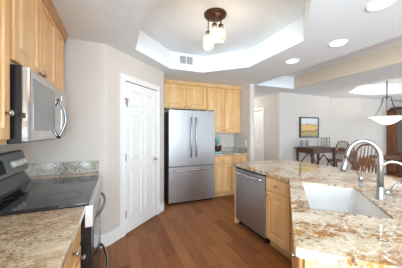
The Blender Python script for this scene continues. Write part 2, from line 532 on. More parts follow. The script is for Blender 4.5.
# ------------------------------------------------------------------ cabinetry helpers
def knob(par, x, z, y, m='knob'):
    return MB().lathe([(.008, 0), (.006, -.012), (.015, -.018), (.017, -.024), (.012, -.030), (.003, -.032)], 14, (x, y, z), 'Y').build('knob', M[m], par)
def cab_door(par, x0, x1, z0, z1, kx=None, kz=None, name='door', y=-.001, mat='maple', fw=.06):
    t = .02
    d = MB().rings(x0, x1, z0, z1, [(0, y), (0, y - t + .004), (.004, y - t), (fw, y - t), (fw + .003, y - t + .015), (fw + .016, y - t + .015), (fw + .045, y - t + .003)])
    o = d.build(name, M[mat], par)
    if kx is not None: knob(o, kx, kz, y - t)
    return o
def cab_drawer(par, x0, x1, z0, z1, y=-.001, mat='maple', kx=None):
    t = .02
    o = MB().rings(x0, x1, z0, z1, [(0, y), (0, y - t + .006), (.008, y - t)]).build('drawer', M[mat], par)
    knob(o, (x0 + x1) / 2 if kx is None else kx, (z0 + z1) / 2, y - t)
    return o

# ------------------------------------------------------------------ left run: wall cabinets, microwave, range, counters
UF = -.53      # cabinet carcass front plane (doors stand .02 proud)
UD = UF - LW
def lcab(name, label, v0, v1, z0, z1, doors, knobs):
    t = thing(name, label, 'cabinet', (UF, v0, z0), RZ_L, 'maple wall cabinets on the left wall')
    w_ = v1 - v0
    MB().box(0, w_, 0, UD - .002, 0, z1 - z0).build('body', M['maple_side'], t, .002)
    for (a, b), k in zip(doors, knobs):
        cab_door(t, a - v0, b - v0, .025, z1 - z0 - .055, None if k is None else k[0] - v0, None if k is None else k[1] - z0)
    return t
lcab('wall_cabinet', 'maple wall cabinet at the left edge, in front of the microwave', .50, 1.385, 1.315, 2.438, [(.52, .93), (.95, 1.365)], [(.89, 1.44), (1.315, 1.475)])
lcab('wall_cabinet', 'short two-door maple cabinet directly above the microwave', 1.39, 2.262, 1.745, 2.438, [(1.41, 1.822), (1.832, 2.245)], [(1.795, 1.80), (1.865, 1.80)])
lcab('wall_cabinet', 'narrow maple wall cabinet between microwave and end wall', 2.27, 2.57, 1.315, 2.438, [(2.285, 2.55)], [None])
# crown along those cabinets
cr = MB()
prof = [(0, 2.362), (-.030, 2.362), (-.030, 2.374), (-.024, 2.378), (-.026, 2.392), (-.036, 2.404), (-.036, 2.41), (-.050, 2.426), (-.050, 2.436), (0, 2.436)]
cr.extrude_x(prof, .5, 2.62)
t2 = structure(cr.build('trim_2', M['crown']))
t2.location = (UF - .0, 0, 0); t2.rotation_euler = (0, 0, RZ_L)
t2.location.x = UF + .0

# microwave
mv0, mv1, mz0, mz1 = 1.395, 2.262, 1.318, 1.742
mw = thing('microwave', 'stainless over-the-range microwave with oval looking bow handle', 'microwave', (-.472, mv0, mz0), RZ_L)
mwW, mwH = mv1 - mv0, mz1 - mz0
MB().box(0, mwW, 0, -.472 - LW - .002, 0, mwH).build('body', M['black'], mw, .003)
d = MB().rings(0, mwW, .012, mwH - .008, [(0, -.001), (0, -.026), (.004, -.034), (.016, -.036)])
door = d.build('door', M['steel_pol'], mw)
MB().rings(.05, .50, .07, mwH - .055, [(0, -.0355), (0, -.038), (.006, -.0385)]).build('door_window', M['mw_glass'], door, label='grey glass microwave window')
hb = [(0.60, -.036 - .052 * math.sin(PI * k / 14), .012 + .318 * k / 14) for k in range(15)]
MB().tube(hb, [.011] * 15, 10).build('handle', M['steel_dark'], door, label='bowed chrome microwave handle')
MB().rings(.70, mwW - .02, .05, mwH - .05, [(0, -.0355), (0, -.0375), (.004, -.038)]).build('control_panel', M['steel_light'], mw)
vb = MB()
for k in range(14): vb.box(.05 + k * .055, .09 + k * .055, .05, .30, -.004, -.0005)
vb.build('vent_grille', M['dark_grey'], mw)

# range
rv0, rv1, rf = 1.495, 2.415, -.185
rg = thing('range', 'black glass-top electric range between the two left counters', 'stove', (rf, rv0, 0), RZ_L)
RW = rv1 - rv0; RD = rf - LW
MB().box(.003, RW - .003, .0, RD - .005, .09, .905).build('body', M['black'], rg, .003)
MB().box(.02, RW - .02, .04, RD - .05, 0, .089).build('toe_kick', M['black'], rg)
ct = MB().box(0, RW, -.022, RD - .06, .9055, .926).build('cooktop', M['glass_black'], rg, .005)
for x, y, r in ((.22, .16, .11), (.68, .15, .09), (.24, .43, .08), (.66, .43, .11)):
    b_ = MB()
    b_.lathe([(r, 0), (r, .0006), (r - .004, .0006), (r - .004, 0)], 40, (x, y, .9262), 'Z', False)
    b_.build('burner_ring', M['dark_grey'], ct)
bgp = [(RD - .10, .9265), (RD - .035, 1.035), (RD - .006, 1.035), (RD - .006, .9265)]
MB().extrude_x(bgp, .004, RW - .004).build('backguard', M['glass_black'], rg, .004)
pp = [(RD - .08, 1.036), (RD - .035, 1.20), (RD - .02, 1.215), (RD - .006, 1.215), (RD - .006, 1.036)]
pn = MB().extrude_x(pp, .0, RW).build('control_panel', M['steel_panel'], rg, .004)
sl = Vector((0, .045, .164)).normalized(); nrm = Vector((0, -.164, .045)).normalized()
def onp(x, s_, d_=0): p = Vector((x, RD - .08, 1.036)) + sl * s_ + nrm * d_; return p
def pquad(x0, x1, s0, s1, d_=.002):
    mb = MB(); lo = [onp(x0, s0), onp(x1, s0), onp(x1, s1), onp(x0, s1)]
    a = [mb.bm.verts.new(p) for p in lo]; b = [mb.bm.verts.new(p + nrm * d_) for p in lo]
    mb._face(b)
    for i in range(4): mb._face([a[i], a[(i + 1) % 4], b[(i + 1) % 4], b[i]])
    return mb
pquad(.27, .505, .03, .135).build('display_panel', M['shadow_gap'], pn)
q = pquad(.36, .44, .085, .11, .0028); q.build('clock_display', M['lcd'], pn)
for x in (.05, .12, .19, .635, .72, .805):
    p = onp(x, .083)
    kb = MB(); kb.tube([p, p + nrm * .018, p + nrm * .019, p + nrm * .034], [.030, .028, .024, .021], 18)
    kb.build('knob', M['plastic_white'], pn, label='pale round burner knob')
od = MB().rings(.006, RW - .006, .285, .765, [(0, -.001), (0, -.03), (.006, -.036)]).build('oven_door', M['black'], rg)
MB().rings(.12, RW - .12, .42, .70, [(0, -.0365), (.004, -.039)]).build('oven_window', M['glass_black'], od)
hb = [(.24 + (RW - .27) * k / 18, -.036 - .055 * math.sin(PI * k / 18) ** .7, .745) for k in range(19)]
MB().tube(hb, .012, 10).build('handle', M['steel_dark'], od, label='bowed steel oven door handle')
dw_ = MB().rings(.006, RW - .006, .095, .275, [(0, -.001), (0, -.03), (.006, -.036)]).build('drawer', M['black'], rg)
hb = [(.04 + (RW - .08) * k / 18, -.036 - .078 * math.sin(PI * k / 18) ** .7, .215) for k in range(19)]
MB().tube(hb, .012, 10).build('handle', M['steel_dark'], dw_, label='bowed steel drawer handle')
MB().box(.0, RW, -.046, -.0005, .768, .9050).build('front_strip', M['steel_satin'], rg, .002, label='stainless strip below the cooktop edge')

# near left base cabinet + counter
BF = -.222
nb = thing('base_cabinet', 'maple base cabinet with drawers, under the left counter', 'cabinet', (BF, -.75, 0), RZ_L)
MB().box(0, 2.235, 0, BF - LW - .002, .10, .868).build('body', M['maple_side'], nb, .002)
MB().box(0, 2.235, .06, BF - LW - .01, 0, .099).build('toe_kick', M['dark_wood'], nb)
for a, b in ((.03, .52), (.55, 1.06), (1.09, 1.63), (1.66, 2.21)):
    cab_drawer(nb, a, b, .70, .845, kx=None)
    cab_door(nb, a, b, .13, .68, b - .04, .62)
nc = MB().box(LW + .002, LE, -.75, 1.488, .8695, .91).build('countertop', M['granite_warm_lit'], None, .006, 3)
tag(nc, 'streaked granite counter painted browner for the light, lower left, in front of range', 'countertop')
# far strip of counter with splash on the end wall
fb = thing('base_cabinet', 'slim maple base cabinet between the range and end wall', 'cabinet', (BF - .02, 2.425, 0), RZ_L)
MB().box(0, .285, 0, BF - .02 - LW - .002, .10, .868).build('body', M['maple_side'], fb, .002)
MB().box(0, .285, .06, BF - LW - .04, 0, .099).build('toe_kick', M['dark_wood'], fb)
cab_drawer(fb, .012, .273, .70, .845); cab_door(fb, .012, .273, .13, .68, .05, .62, fw=.05)
fc = thing('countertop', 'narrow pale granite counter strip with splash, behind the range', 'countertop', (0, 0, 0))
MB().box(LW + .002, LE - .012, 2.425, 2.718, .8695, .91).build('slab', M['granite'], fc, .005)
MB().box(LW + .002, LE - .006, 2.694, 2.718, .9105, 1.045).build('backsplash', M['granite_grey'], fc, .004)
MB().box(LW + .002, LW + .022, 2.425, 2.693, .9105, 1.045).build('side_splash', M['granite_grey'], fc, .003)

# ------------------------------------------------------------------ back wall: refrigerator, cabinets
FV = 3.74
fx0, fx1 = .905, 1.862
fr = thing('refrigerator', 'stainless french-door refrigerator with bottom freezer drawer', 'refrigerator', (fx0, FV, 0))
FW = fx1 - fx0
MB().box(.006, FW - .006, .075, .69, .03, 1.775).build('body', M['dark_grey'], fr, .004)
MB().box(.03, FW - .03, .085, .6, .0, .029).build('base_grille', M['black'], fr)
def rdoor(name, a, b, z0, z1):
    n = 10; mb = MB(); prof = []
    for k in range(n + 1):       # gently bowed front
        x = a + (b - a) * k / n
        prof.append((x, .012 * ((2 * (x - FW / 2) / FW) ** 2)))
    poly = [(b, .072), (a, .072)] + prof
    mb.prism(poly, z0, z1, False)
    return mb.build(name, M['steel'], fr, .005)
ld = rdoor('left_door', 0, FW / 2 - .002, .725, 1.80)
rd = rdoor('right_door', FW / 2 + .002, FW, .725, 1.80)
fd = rdoor('freezer_drawer', 0, FW, .045, .715)
def vhandle(par, x):
    mb = MB(); mb.tube([(x, -.004, 1.66), (x, -.05, 1.65), (x, -.055, 1.58), (x, -.055, .98), (x, -.05, .91), (x, -.004, .90)], [.012, .012, .013, .013, .012, .012], 10)
    mb.build('handle', M['steel_dark'], par)
vhandle(ld, FW / 2 - .05); vhandle(rd, FW / 2 + .05)
MB().tube([(.06, .002, .655), (.065, -.045, .655), (.12, -.055, .655), (FW - .12, -.055, .655), (FW - .065, -.045, .655), (FW - .06, .002, .655)], .013, 10).build('handle', M['steel_light'], fd)
MB().box(FW - .13, FW - .05, .004, .0078, 1.735, 1.752).build('badge', M['chrome'], rd)
for x in (.05, FW - .05): MB().box(x - .03, x + .03, .03, .16, 1.801, 1.822).build('hinge_cover', M['dark_grey'], fr, .004)

UBF = 4.14
def bcab(label, x0, x1, z0, doors, knobs):
    t = thing('wall_cabinet', label, 'cabinet', (x0, UBF, z0), 0, 'maple wall cabinets on the back wall')
    MB().box(0, x1 - x0, 0, 4.448 - UBF, 0, H - .003 - z0).build('body', M['maple_side'], t, .002)
    for (a, b), k in zip(doors, knobs): cab_door(t, a - x0, b - x0, .02, H - .075 - z0, k[0] - x0, k[1] - z0, fw=.055)
    return t
bcab('two-door maple cabinet above the refrigerator', .80, 1.84, 1.865, [(.89, 1.36), (1.37, 1.822)], [(1.325, 1.905), (1.405, 1.905)])
bcab('tall two-door maple wall cabinet right of the refrigerator', 1.845, 2.725, 1.36, [(1.87, 2.275), (2.285, 2.69)], [(2.24, 1.42), (2.32, 1.42)])
cr = MB(); cr.extrude_x([(0, 2.37), (-.018, 2.375), (-.024, 2.39), (-.045, 2.42), (-.05, 2.436), (0, 2.436)], .80, 2.726)
t3 = structure(cr.build('trim_3', M['maple'])); t3.location = (0, UBF - .0215, 0)

BBF = 3.865
bb = thing('base_cabinet', 'maple base cabinet with two drawers, right of the refrigerator', 'cabinet', (1.88, BBF, 0))
BW = 2.727 - 1.88
MB().box(0, BW, 0, 4.448 - BBF, .10, .868).build('body', M['maple_side'], bb, .002)
MB().box(0, BW, .05, .5, 0, .099).build('toe_kick', M['maple_side'], bb)
for a, b, s_ in ((.02, BW / 2 - .01, 1), (BW / 2 + .01, BW - .02, -1)):
    cab_drawer(bb, a, b, .70, .85)
    cab_door(bb, a, b, .125, .68, (b - .04) if s_ > 0 else (a + .04), .63)
bc = thing('countertop', 'short granite counter on the back wall beside the refrigerator', 'countertop')
MB().box(1.875, 2.728, 3.83, 4.448, .8695, .91).build('slab', M['granite'], bc, .005)
MB().box(1.875, 2.728, 4.426, 4.448, .9105, 1.01).build('backsplash', M['granite_grey'], bc, .003)
MB().box(2.706, 2.728, 3.84, 4.425, .9105, 1.01).build('side_splash', M['granite_grey'], bc, .003)
# stand mixer
sm = thing('stand_mixer', 'small aqua stand mixer with steel bowl on the back counter', 'mixer', (2.13, 4.15, .9105), -.5)
MB().prism([(-.09, -.15), (.09, -.15), (.09, .13), (-.09, .13)], 0, .03).build('base', M['aqua'], sm, .012)
MB().prism([(-.045, .05), (.045, .05), (.045, .13), (-.045, .13)], .031, .23).build('column', M['aqua'], sm, .02)
hdm = MB(); hdm.tube([(0, .15, .28), (0, .12, .285), (0, -.05, .285), (0, -.15, .28), (0, -.17, .278)], [.03, .055, .06, .05, .03], 16)
mh = hdm.build('motor_head', M['aqua'], sm)
MB().lathe([(.018, 0), (.022, -.012), (.01, -.02)], 12, (0, -.168, .28), 'Y').build('hub_cap', M['dark_grey'], mh)
MB().lathe([(.04, 0), (.075, .03), (.09, .09), (.095, .13), (.09, .13), (.07, .035), (.03, .012)], 20, (0, -.06, .033)).build('bowl', M['bronze'], sm)
MB().tube([(0, -.06, .23), (0, -.06, .07)], [.015, .012], 8).build('beater', M['chrome'], sm)
# switch and outlet plates on the wing wall
def plate(label, loc, rz, kind):
    t = thing('light_switch' if kind else 'wall_outlet', label, 'switch' if kind else 'outlet', loc, rz)
    MB().rings(-.036, .036, -.058, .058, [(0, 0), (0, -.003), (.004, -.006)]).build('plate', M['plastic_white'], t)
    MB().box(-.012, .012, -.0095, -.0062, -.03, .03).build('rocker' if kind else 'socket', M['plastic_white'], t, .001)
plate('white light switch on the wing wall above the back counter', (2.7295, 3.92, 1.13), RZ_I, 1)

# ------------------------------------------------------------------ island
IZ = .91
A_, B_, C_, D_, E_, F_ = (1.645, 2.735), (1.62, 1.575), (.672, .627), (1.542, -.243), (2.70, .915), (2.70, 2.735)
# sink outline in the diagonal frame
SO = Vector((1.10, .905)); ax = Vector((.7071, .7071)); ay = Vector((.7071, -.7071))
SL, SW = .72, .41
def rrect(o, l, w_, r, n=4):
    pts = []
    for cx_, cy_, a0 in ((l - r, r, -90), (l - r, w_ - r, 0), (r, w_ - r, 90), (r, r, 180)):
        for k in range(n + 1):
            a = math.radians(a0 + 90 * k / n)
            p = o + ax * (cx_ + r * math.cos(a)) + ay * (cy_ + r * math.sin(a))
            pts.append((p.x, p.y))
    return pts
hole = rrect(SO, SL, SW, .03)
def chop(p, q, r_, s_):     # small rounding at q
    p, q, r_ = Vector(p), Vector(q), Vector(r_)
    a = q + (p - q).normalized() * s_; b = q + (r_ - q).normalized() * s_
    return [tuple(a), tuple(a.lerp(b, .5).lerp(q, .35)), tuple(b)]
top = chop(F_, A_, B_, .03) + [B_] + chop(B_, C_, D_, .02) + [D_, E_] + chop(E_, F_, A_, .03)
ic = MB().slab_holes(top, [hole], IZ - .04, IZ).build('countertop', M['granite'])
tag(ic, 'large angled cream and gold granite island countertop around white sink', 'countertop')
# sink
so = SO + ax * .003 + ay * .003
inner = rrect(so, SL - .006, SW - .006, .03)
lowr = rrect(so + ax * .012 + ay * .012, SL - .03, SW - .03, .05)
rim = rrect(so - ax * .001 - ay * .001, SL - .004, SW - .004, .03)
mb = MB()
def vl(loop, z): return [mb.bm.verts.new((x, y, z)) for x, y in loop]
L = [vl(rim, IZ - .055), vl(rim, IZ - .016), vl(inner, IZ - .016), vl(lowr, IZ - .215), ]
flo = rrect(so + ax * .03 + ay * .03, SL - .066, SW - .066, .05)
L.append(vl(flo, IZ - .235))
for a, b in zip(L, L[1:]):
    n = len(a)
    for k in range(n): mb._face([a[k], a[(k + 1) % n], b[(k + 1) % n], b[k]], True)
mb._face(L[-1])
snk = thing('sink', 'white undermount sink in the granite island', 'sink', (0, 0, 0))
mb.build('basin', M['sink'], snk)
ctr = SO + ax * (SL / 2) + ay * (SW / 2)
MB().lathe([(.001, .002), (.03, .002), (.042, .004), (.045, 0)], 20, (ctr.x, ctr.y, IZ - .2348)).build('drain', M['chrome'], snk)

# island end panel, dishwasher, drawer cabinet (facing -u)
IF = 1.685
ep = MB().box(IF - .012, 2.29, 2.668, 2.70, 0.0, .8685).build('end_panel', M['maple_side'], None, .002)
tag(ep, 'maple end panel of the island, left of the dishwasher', 'panel')
dwv0, dwv1 = 2.0, 2.662
DWW = dwv1 - dwv0
dw = thing('dishwasher', 'stainless dishwasher built into the island', 'dishwasher', (IF, dwv1, 0), RZ_I)
MB().box(.004, DWW - .004, .012, .58, .11, .855).build('body', M['black'], dw)
MB().box(.004, DWW - .004, .06, .5, 0, .109).build('toe_kick', M['black'], dw)
dd_ = MB().rings(.006, DWW - .006, .085, .835, [(0, .011), (0, -.014), (.004, -.02), (.01, -.021)]).build('door', M['steel_dw'], dw)
MB().box(.006, DWW - .006, -.012, .011, .8355, .862).build('control_strip', M['black'], dw, .002)
hb = [(.05 + (DWW - .10) * k / 14, -.021 - .045 * math.sin(PI * k / 14) ** .55, .785) for k in range(15)]
MB().tube(hb, .014, 10).build('handle', M['steel_light'], dd_)
for x in (.05, DWW - .05): MB().lathe([(.018, 0), (.018, .02), (.01, .025), (.01, .08)], 10, (x, .03, 0)).build('foot', M['black'], dw)
ib = thing('base_cabinet', 'maple island cabinet with one drawer, right of the dishwasher', 'cabinet', (IF, dwv0 - .004, 0), RZ_I)
IBW = dwv0 - .004 - 1.60
MB().box(0, IBW, .0, .60, .10, .868).build('body', M['maple_side'], ib, .002)
MB().box(0, IBW, .06, .55, 0, .099).build('toe_kick', M['maple_side'], ib)
cab_drawer(ib, .012, IBW - .02, .69, .845)
cab_door(ib, .012, IBW - .02, .125, .67, .05, .63)

# diagonal sink base: hollow carcass
n_ = Vector((-.7071, .7071))
P0 = Vector((IF, 1.585)); P1 = Vector(C_) + ax * .045 + ay * .042
P0 = P1 + ax * ((P0 - P1).dot(ax))
P2 = P1 + ay * 1.13
P3 = Vector((2.29, .0)); P3 = Vector((2.29, P2.y + (2.29 - P2.x)))
P4 = Vector((2.29, 1.595)); P5 = Vector((P0.x + .002, 1.595))
outerp = [tuple(P) for P in (P0, P1, P2, P3, P4, P5)]
cen = Vector((1.7, .9))
innerp = [(P1 + ax * .02 + ay * .02), (P2 + ax * .02 - ay * .02), (P3 + Vector((-.02, .0))), (P4 + Vector((-.02, -.02))), (P5 + Vector((.05, -.02))), (P0 + ay * .02 - ax * .02 + Vector((.02, -.02)))]
sb = thing('sink_base_cabinet', 'angled maple sink cabinet at the near corner of island', 'cabinet', (P0.x, P0.y, 0), RZ_D)
inv = Matrix.Rotation(-RZ_D, 2)
loc2 = lambda pts: [tuple(inv @ (Vector(p) - P0)) for p in pts]
MB().slab_holes(loc2(outerp), [loc2([tuple(p) for p in innerp])], .10, .868).build('body', M['maple_side'], sb)
SBW = (P1 - P0).length
MB().prism(loc2([tuple(P0 + ay * .06 + ax * -.03), tuple(P1 + ay * .06 + ax * .06), tuple(P2 - ay * .06 + ax * .06), tuple(P3 + Vector((-.06, .04))), tuple(P4 + Vector((-.06, -.01))), tuple(P5 + Vector((.08, -.01)))]), 0, .099).build('toe_kick', M['maple_side'], sb)
cab_door(sb, .05, SBW / 2 - .005, .125, .67, SBW / 2 - .05, .62, mat='maple')
cab_door(sb, SBW / 2 + .005, SBW - .05, .125, .67, SBW - .10, .62, mat='maple')
MB().rings(.05, SBW / 2 - .005, .69, .845, [(0, -.001), (0, -.015), (.008, -.021)]).build('false_drawer', M['maple'], sb)
fd2 = MB().rings(SBW / 2 + .005, SBW - .05, .69, .845, [(0, -.001), (0, -.015), (.008, -.021)]).build('false_drawer', M['maple'], sb)
knob(fd2, SBW - .10, .80, -.021)

# faucet and friends
def onisl(p): return (p.x, p.y, IZ + .0006)
FB = SO + ax * .40 + ay * (SW + .066)
fa = thing('faucet', 'tall gooseneck pull-down kitchen faucet behind the sink', 'faucet', onisl(FB), math.atan2(-ay.y, -ay.x))  # local +x towards the sink
MB().lathe([(.030, 0), (.030, .006), (.024, .012), (.0235, .075), (.020, .085), (.015, .09)], 20).build('base', M['nickel'], fa)
pts = [(0, 0, .085), (0, 0, .27)] + [(.097 - .097 * math.cos(math.radians(a)), 0, .285 + .12 * math.sin(math.radians(a))) for a in range(0, 176, 12)]
pts += [(.203, 0, .26)]
MB().tube(pts, [.020, .019] + [.0165] * (len(pts) - 2), 12).build('spout', M['nickel'], fa)
MB().tube([(.202, 0, .275), (.209, 0, .235), (.217, 0, .20), (.221, 0, .178)], [.016, .019, .023, .022], 14).build('spray_head', M['nickel'], fa)
hl = MB(); hl.tube([(-.018, .0, .05), (-.05, .012, .05)], .017, 12)
hl.tube([(-.048, .012, .05), (-.07, .012, .09), (-.10, .012, .135)], [.010, .008, .007], 10)
hl.build('handle', M['nickel'], fa)
DB = SO + ax * .77 + ay * (SW + .055)
sd = thing('soap_dispenser', 'short steel soap dispenser beside the sink', 'dispenser', onisl(DB))
MB().lathe([(.02, 0), (.02, .004), (.015, .008), (.014, .045)], 16).build('collar', M['nickel'], sd)
MB().lathe([(.016, .0455), (.017, .06), (.017, .08), (.012, .086), (.003, .088)], 16).build('pump_cap', M['nickel'], sd)
GB = SO + ax * .12 + ay * (SW + .095)
gf = thing('filter_faucet', 'slim curved drinking water faucet at the right edge', 'faucet', onisl(GB), math.atan2(-ay.y, -ay.x) - .25)
MB().lathe([(.022, 0), (.022, .005), (.014, .012), (.013, .06)], 16).build('base', M['chrome'], gf)
pts = [(0, 0, .06), (0, 0, .235)] + [(.058 - .058 * math.cos(math.radians(a)), 0, .235 + .058 * math.sin(math.radians(a))) for a in range(0, 166, 12)] 
MB().tube(pts, .007, 10).build('spout', M['chrome'], gf)
MB().tube([(0, .012, .045), (0, .05, .06)], [.006, .005], 8).build('handle', M['chrome'], gf)

# ------------------------------------------------------------------ ceiling fixtures
def recessed(label, x, y):
    t = thing('recessed_light', label, 'ceiling light', (x, y, H), 0, 'recessed ceiling lights over the island')
    MB().lathe([(.100, -.0005), (.100, -.006), (.085, -.010), (.080, -.004), (.080, -.0005)], 32, cap=False).build('trim_ring', M['white'], t)
    MB().lathe([(.001, -.002), (.079, -.002)], 32, cap=False).build('lens', M['lens'], t)
    d = bpy.data.lights.new('recessed_lamp', 'SPOT'); d.energy = 3.5; d.spot_size = math.radians(150); d.spot_blend = .8; d.shadow_soft_size = .07; d.color = (1, .97, .93)
    o = bpy.data.objects.new('recessed_lamp', d); COL.objects.link(o); o.parent = t; o.location = (0, 0, -.03)
hl_ = thing('ceiling_light', 'added round flush light brightening the hallway, unseen behind the wing wall', 'ceiling light', (3.45, 5.9, H))  # added out of view to brighten the dark hallway
MB().lathe([(.15, -.0005), (.15, -.02), (.14, -.025)], 28).build('base', M['nickel'], hl_)
MB().lathe([(.138, -.0255), (.12, -.06), (.07, -.085), (.001, -.095)], 28).build('diffuser', M['lens'], hl_)
d = bpy.data.lights.new('hall_fill_lamp', 'POINT'); d.energy = 17; d.color = (1, .95, .86); d.shadow_soft_size = .1
o = bpy.data.objects.new('hall_fill_lamp', d); COL.objects.link(o); o.parent = hl_; o.location = (0, 0, -.22)
recessed('recessed ceiling light farthest away, nearest the wing wall', 2.43, 2.31)
recessed('middle of the three recessed ceiling lights over the island', 2.44, 1.63)
recessed('largest, nearest recessed ceiling light at the top edge', 2.02, 1.0)

fl = thing('ceiling_light', 'bronze semi-flush ceiling light with three glass jar shades', 'ceiling light', (1.05, 2.11, HT))
MB().lathe([(.001, -.045), (.05, -.045), (.10, -.038), (.125, -.022), (.13, -.0005)], 32).build('canopy', M['bronze'], fl)
for rr, dp, drop in ((-.08, 0, .20), (-.012, -.065, .145), (.07, .04, .10)):
    x, y = rr * .924 + dp * .383, -rr * .383 + dp * .924
    MB().tube([(x, y, -.038), (x, y, -drop)], .006, 8).build('stem', M['bronze'], fl)
    MB().lathe([(.028, 0), (.03, -.012), (.03, -.045), (.02, -.05)], 16, (x, y, -drop)).build('socket_cap', M['bronze'], fl)
    js = MB().lathe([(.033, -.015), (.036, -.035), (.052, -.055), (.056, -.08), (.056, -.17), (.05, -.195), (.03, -.205), (.002, -.207)], 20, (x, y, -drop), cap=False).build('jar_shade', M['jar'], fl)
    MB().lathe([(.008, -.05), (.014, -.065), (.022, -.09), (.023, -.115), (.014, -.14), (.002, -.147)], 14, (x, y, -drop)).build('bulb', M['bulb'], js)
    d = bpy.data.lights.new('jar_lamp', 'POINT'); d.energy = 2.2; d.color = (1, .84, .64); d.shadow_soft_size = .05
    o = bpy.data.objects.new('jar_lamp', d); COL.objects.link(o); o.parent = fl; o.location = (x, y, -drop - .235)

av = thing('air_vent', 'small grey louvered air vent on the tray ceiling side', 'vent', (1.115, 3.3595, 2.615))
f = MB()
f.box(-.13, .13, -.010, -.0005, .065, .08); f.box(-.13, .13, -.010, -.0005, -.08, -.065); f.box(-.13, -.115, -.010, -.0005, -.065, .065); f.box(.115, .13, -.010, -.0005, -.065, .065); f.box(-.006, .006, -.010, -.0005, -.065, .065)
f.build('frame', M['white'], av)
f = MB()
for k in range(9):
    z = -.06 + k * .0145
    f.box(-.115, .115, -.006, -.002, z, z + .006)
f.build('louvers', M['vent_grey'], av)
MB().box(-.115, .115, -.0015, -.0004, -.065, .065).build('backing', M['grey_glass'], av)

# ------------------------------------------------------------------ dining room
pt = thing('painting', 'framed autumn landscape painting on the dining room wall', 'picture', (5.10, 4.2495, 1.215))
f = MB()
f.box(-.37, .37, -.045, -.001, 0, .035); f.box(-.37, .37, -.045, -.001, .555, .59); f.box(-.37, -.335, -.045, -.001, .035, .555); f.box(.335, .37, -.045, -.001, .035, .555)
f.build('frame', M['black'], pt, .003)
MB().box(-.334, .334, -.03, -.002, .036, .554).build('canvas', M['picture'], pt)

tb = thing('side_table', 'tall dark cherry table below the painting', 'table', (4.45, 3.60, 0))
TW, TD, TH = .84, .52, .98
MB().box(-.03, TW + .03, -.03, TD, TH - .03, TH).build('tabletop', M['dark_wood'], tb, .008)
MB().box(.03, TW - .03, .03, TD - .05, TH - .14, TH - .0305).build('apron', M['dark_wood'], tb)
for x in (.03, TW - .03):
    for y in (.02, TD - .05):
        MB().tube([(x, y, TH - .0315), (x, y, .62), (x, y, .58), (x, y, .5), (x, y, .0)], [.034, .034, .024, .03, .02], 10).build('leg', M['dark_wood'], tb)
for y in (.02, TD - .05):
    MB().tube([(.065, y, .5), (TW / 2, y, TH - .17), (TW - .065, y, .5)], .016, 8).build('brace', M['dark_wood'], tb)
MB().box(.065, TW - .065, .22, .27, .30, .34).build('stretcher', M['dark_wood'], tb)

wr = thing('wire_rack', 'grey wire bottle rack on the tall side table', 'rack', (5.20, 3.86, TH + .0006))
for iz in range(2):
    for ix in range(3):
        MB().tube([(-.11 + ix * .11 + .048 * math.cos(a), -.05, .08 + iz * .105 + .048 * math.sin(a)) for a in [2 * PI * k / 18 for k in range(19)]], .006, 6).build('ring', M['wire'], wr)
for x in (-.165, .165):
    MB().tube([(x, -.05, .0), (x, -.05, .25), (x, .05, .25), (x, .05, 0)], .007, 6).build('side_frame', M['wire'], wr)
MB().tube([(-.165, -.05, .025), (.165, -.05, .025)], .006, 6).build('crossbar', M['wire'], wr)
MB().tube([(-.165, -.05, .245), (.165, -.05, .245)], .006, 6).build('crossbar', M['wire'], wr)
def cup(label, x, y):
    o = MB().lathe([(.03, 0), (.038, .01), (.042, .12), (.042, .175), (.036, .175), (.034, .02), (.001, .015)], 18).build('candle_glass', M['grey_glass'])
    o.location = (x, y, TH + .0006)
    tag(o, label, 'candle holder', 'grey glasses on the side table')
cup('left grey glass standing on the tall side table', 4.585, 4.03)
cup('right grey glass standing on the tall side table', 4.745, 4.00)

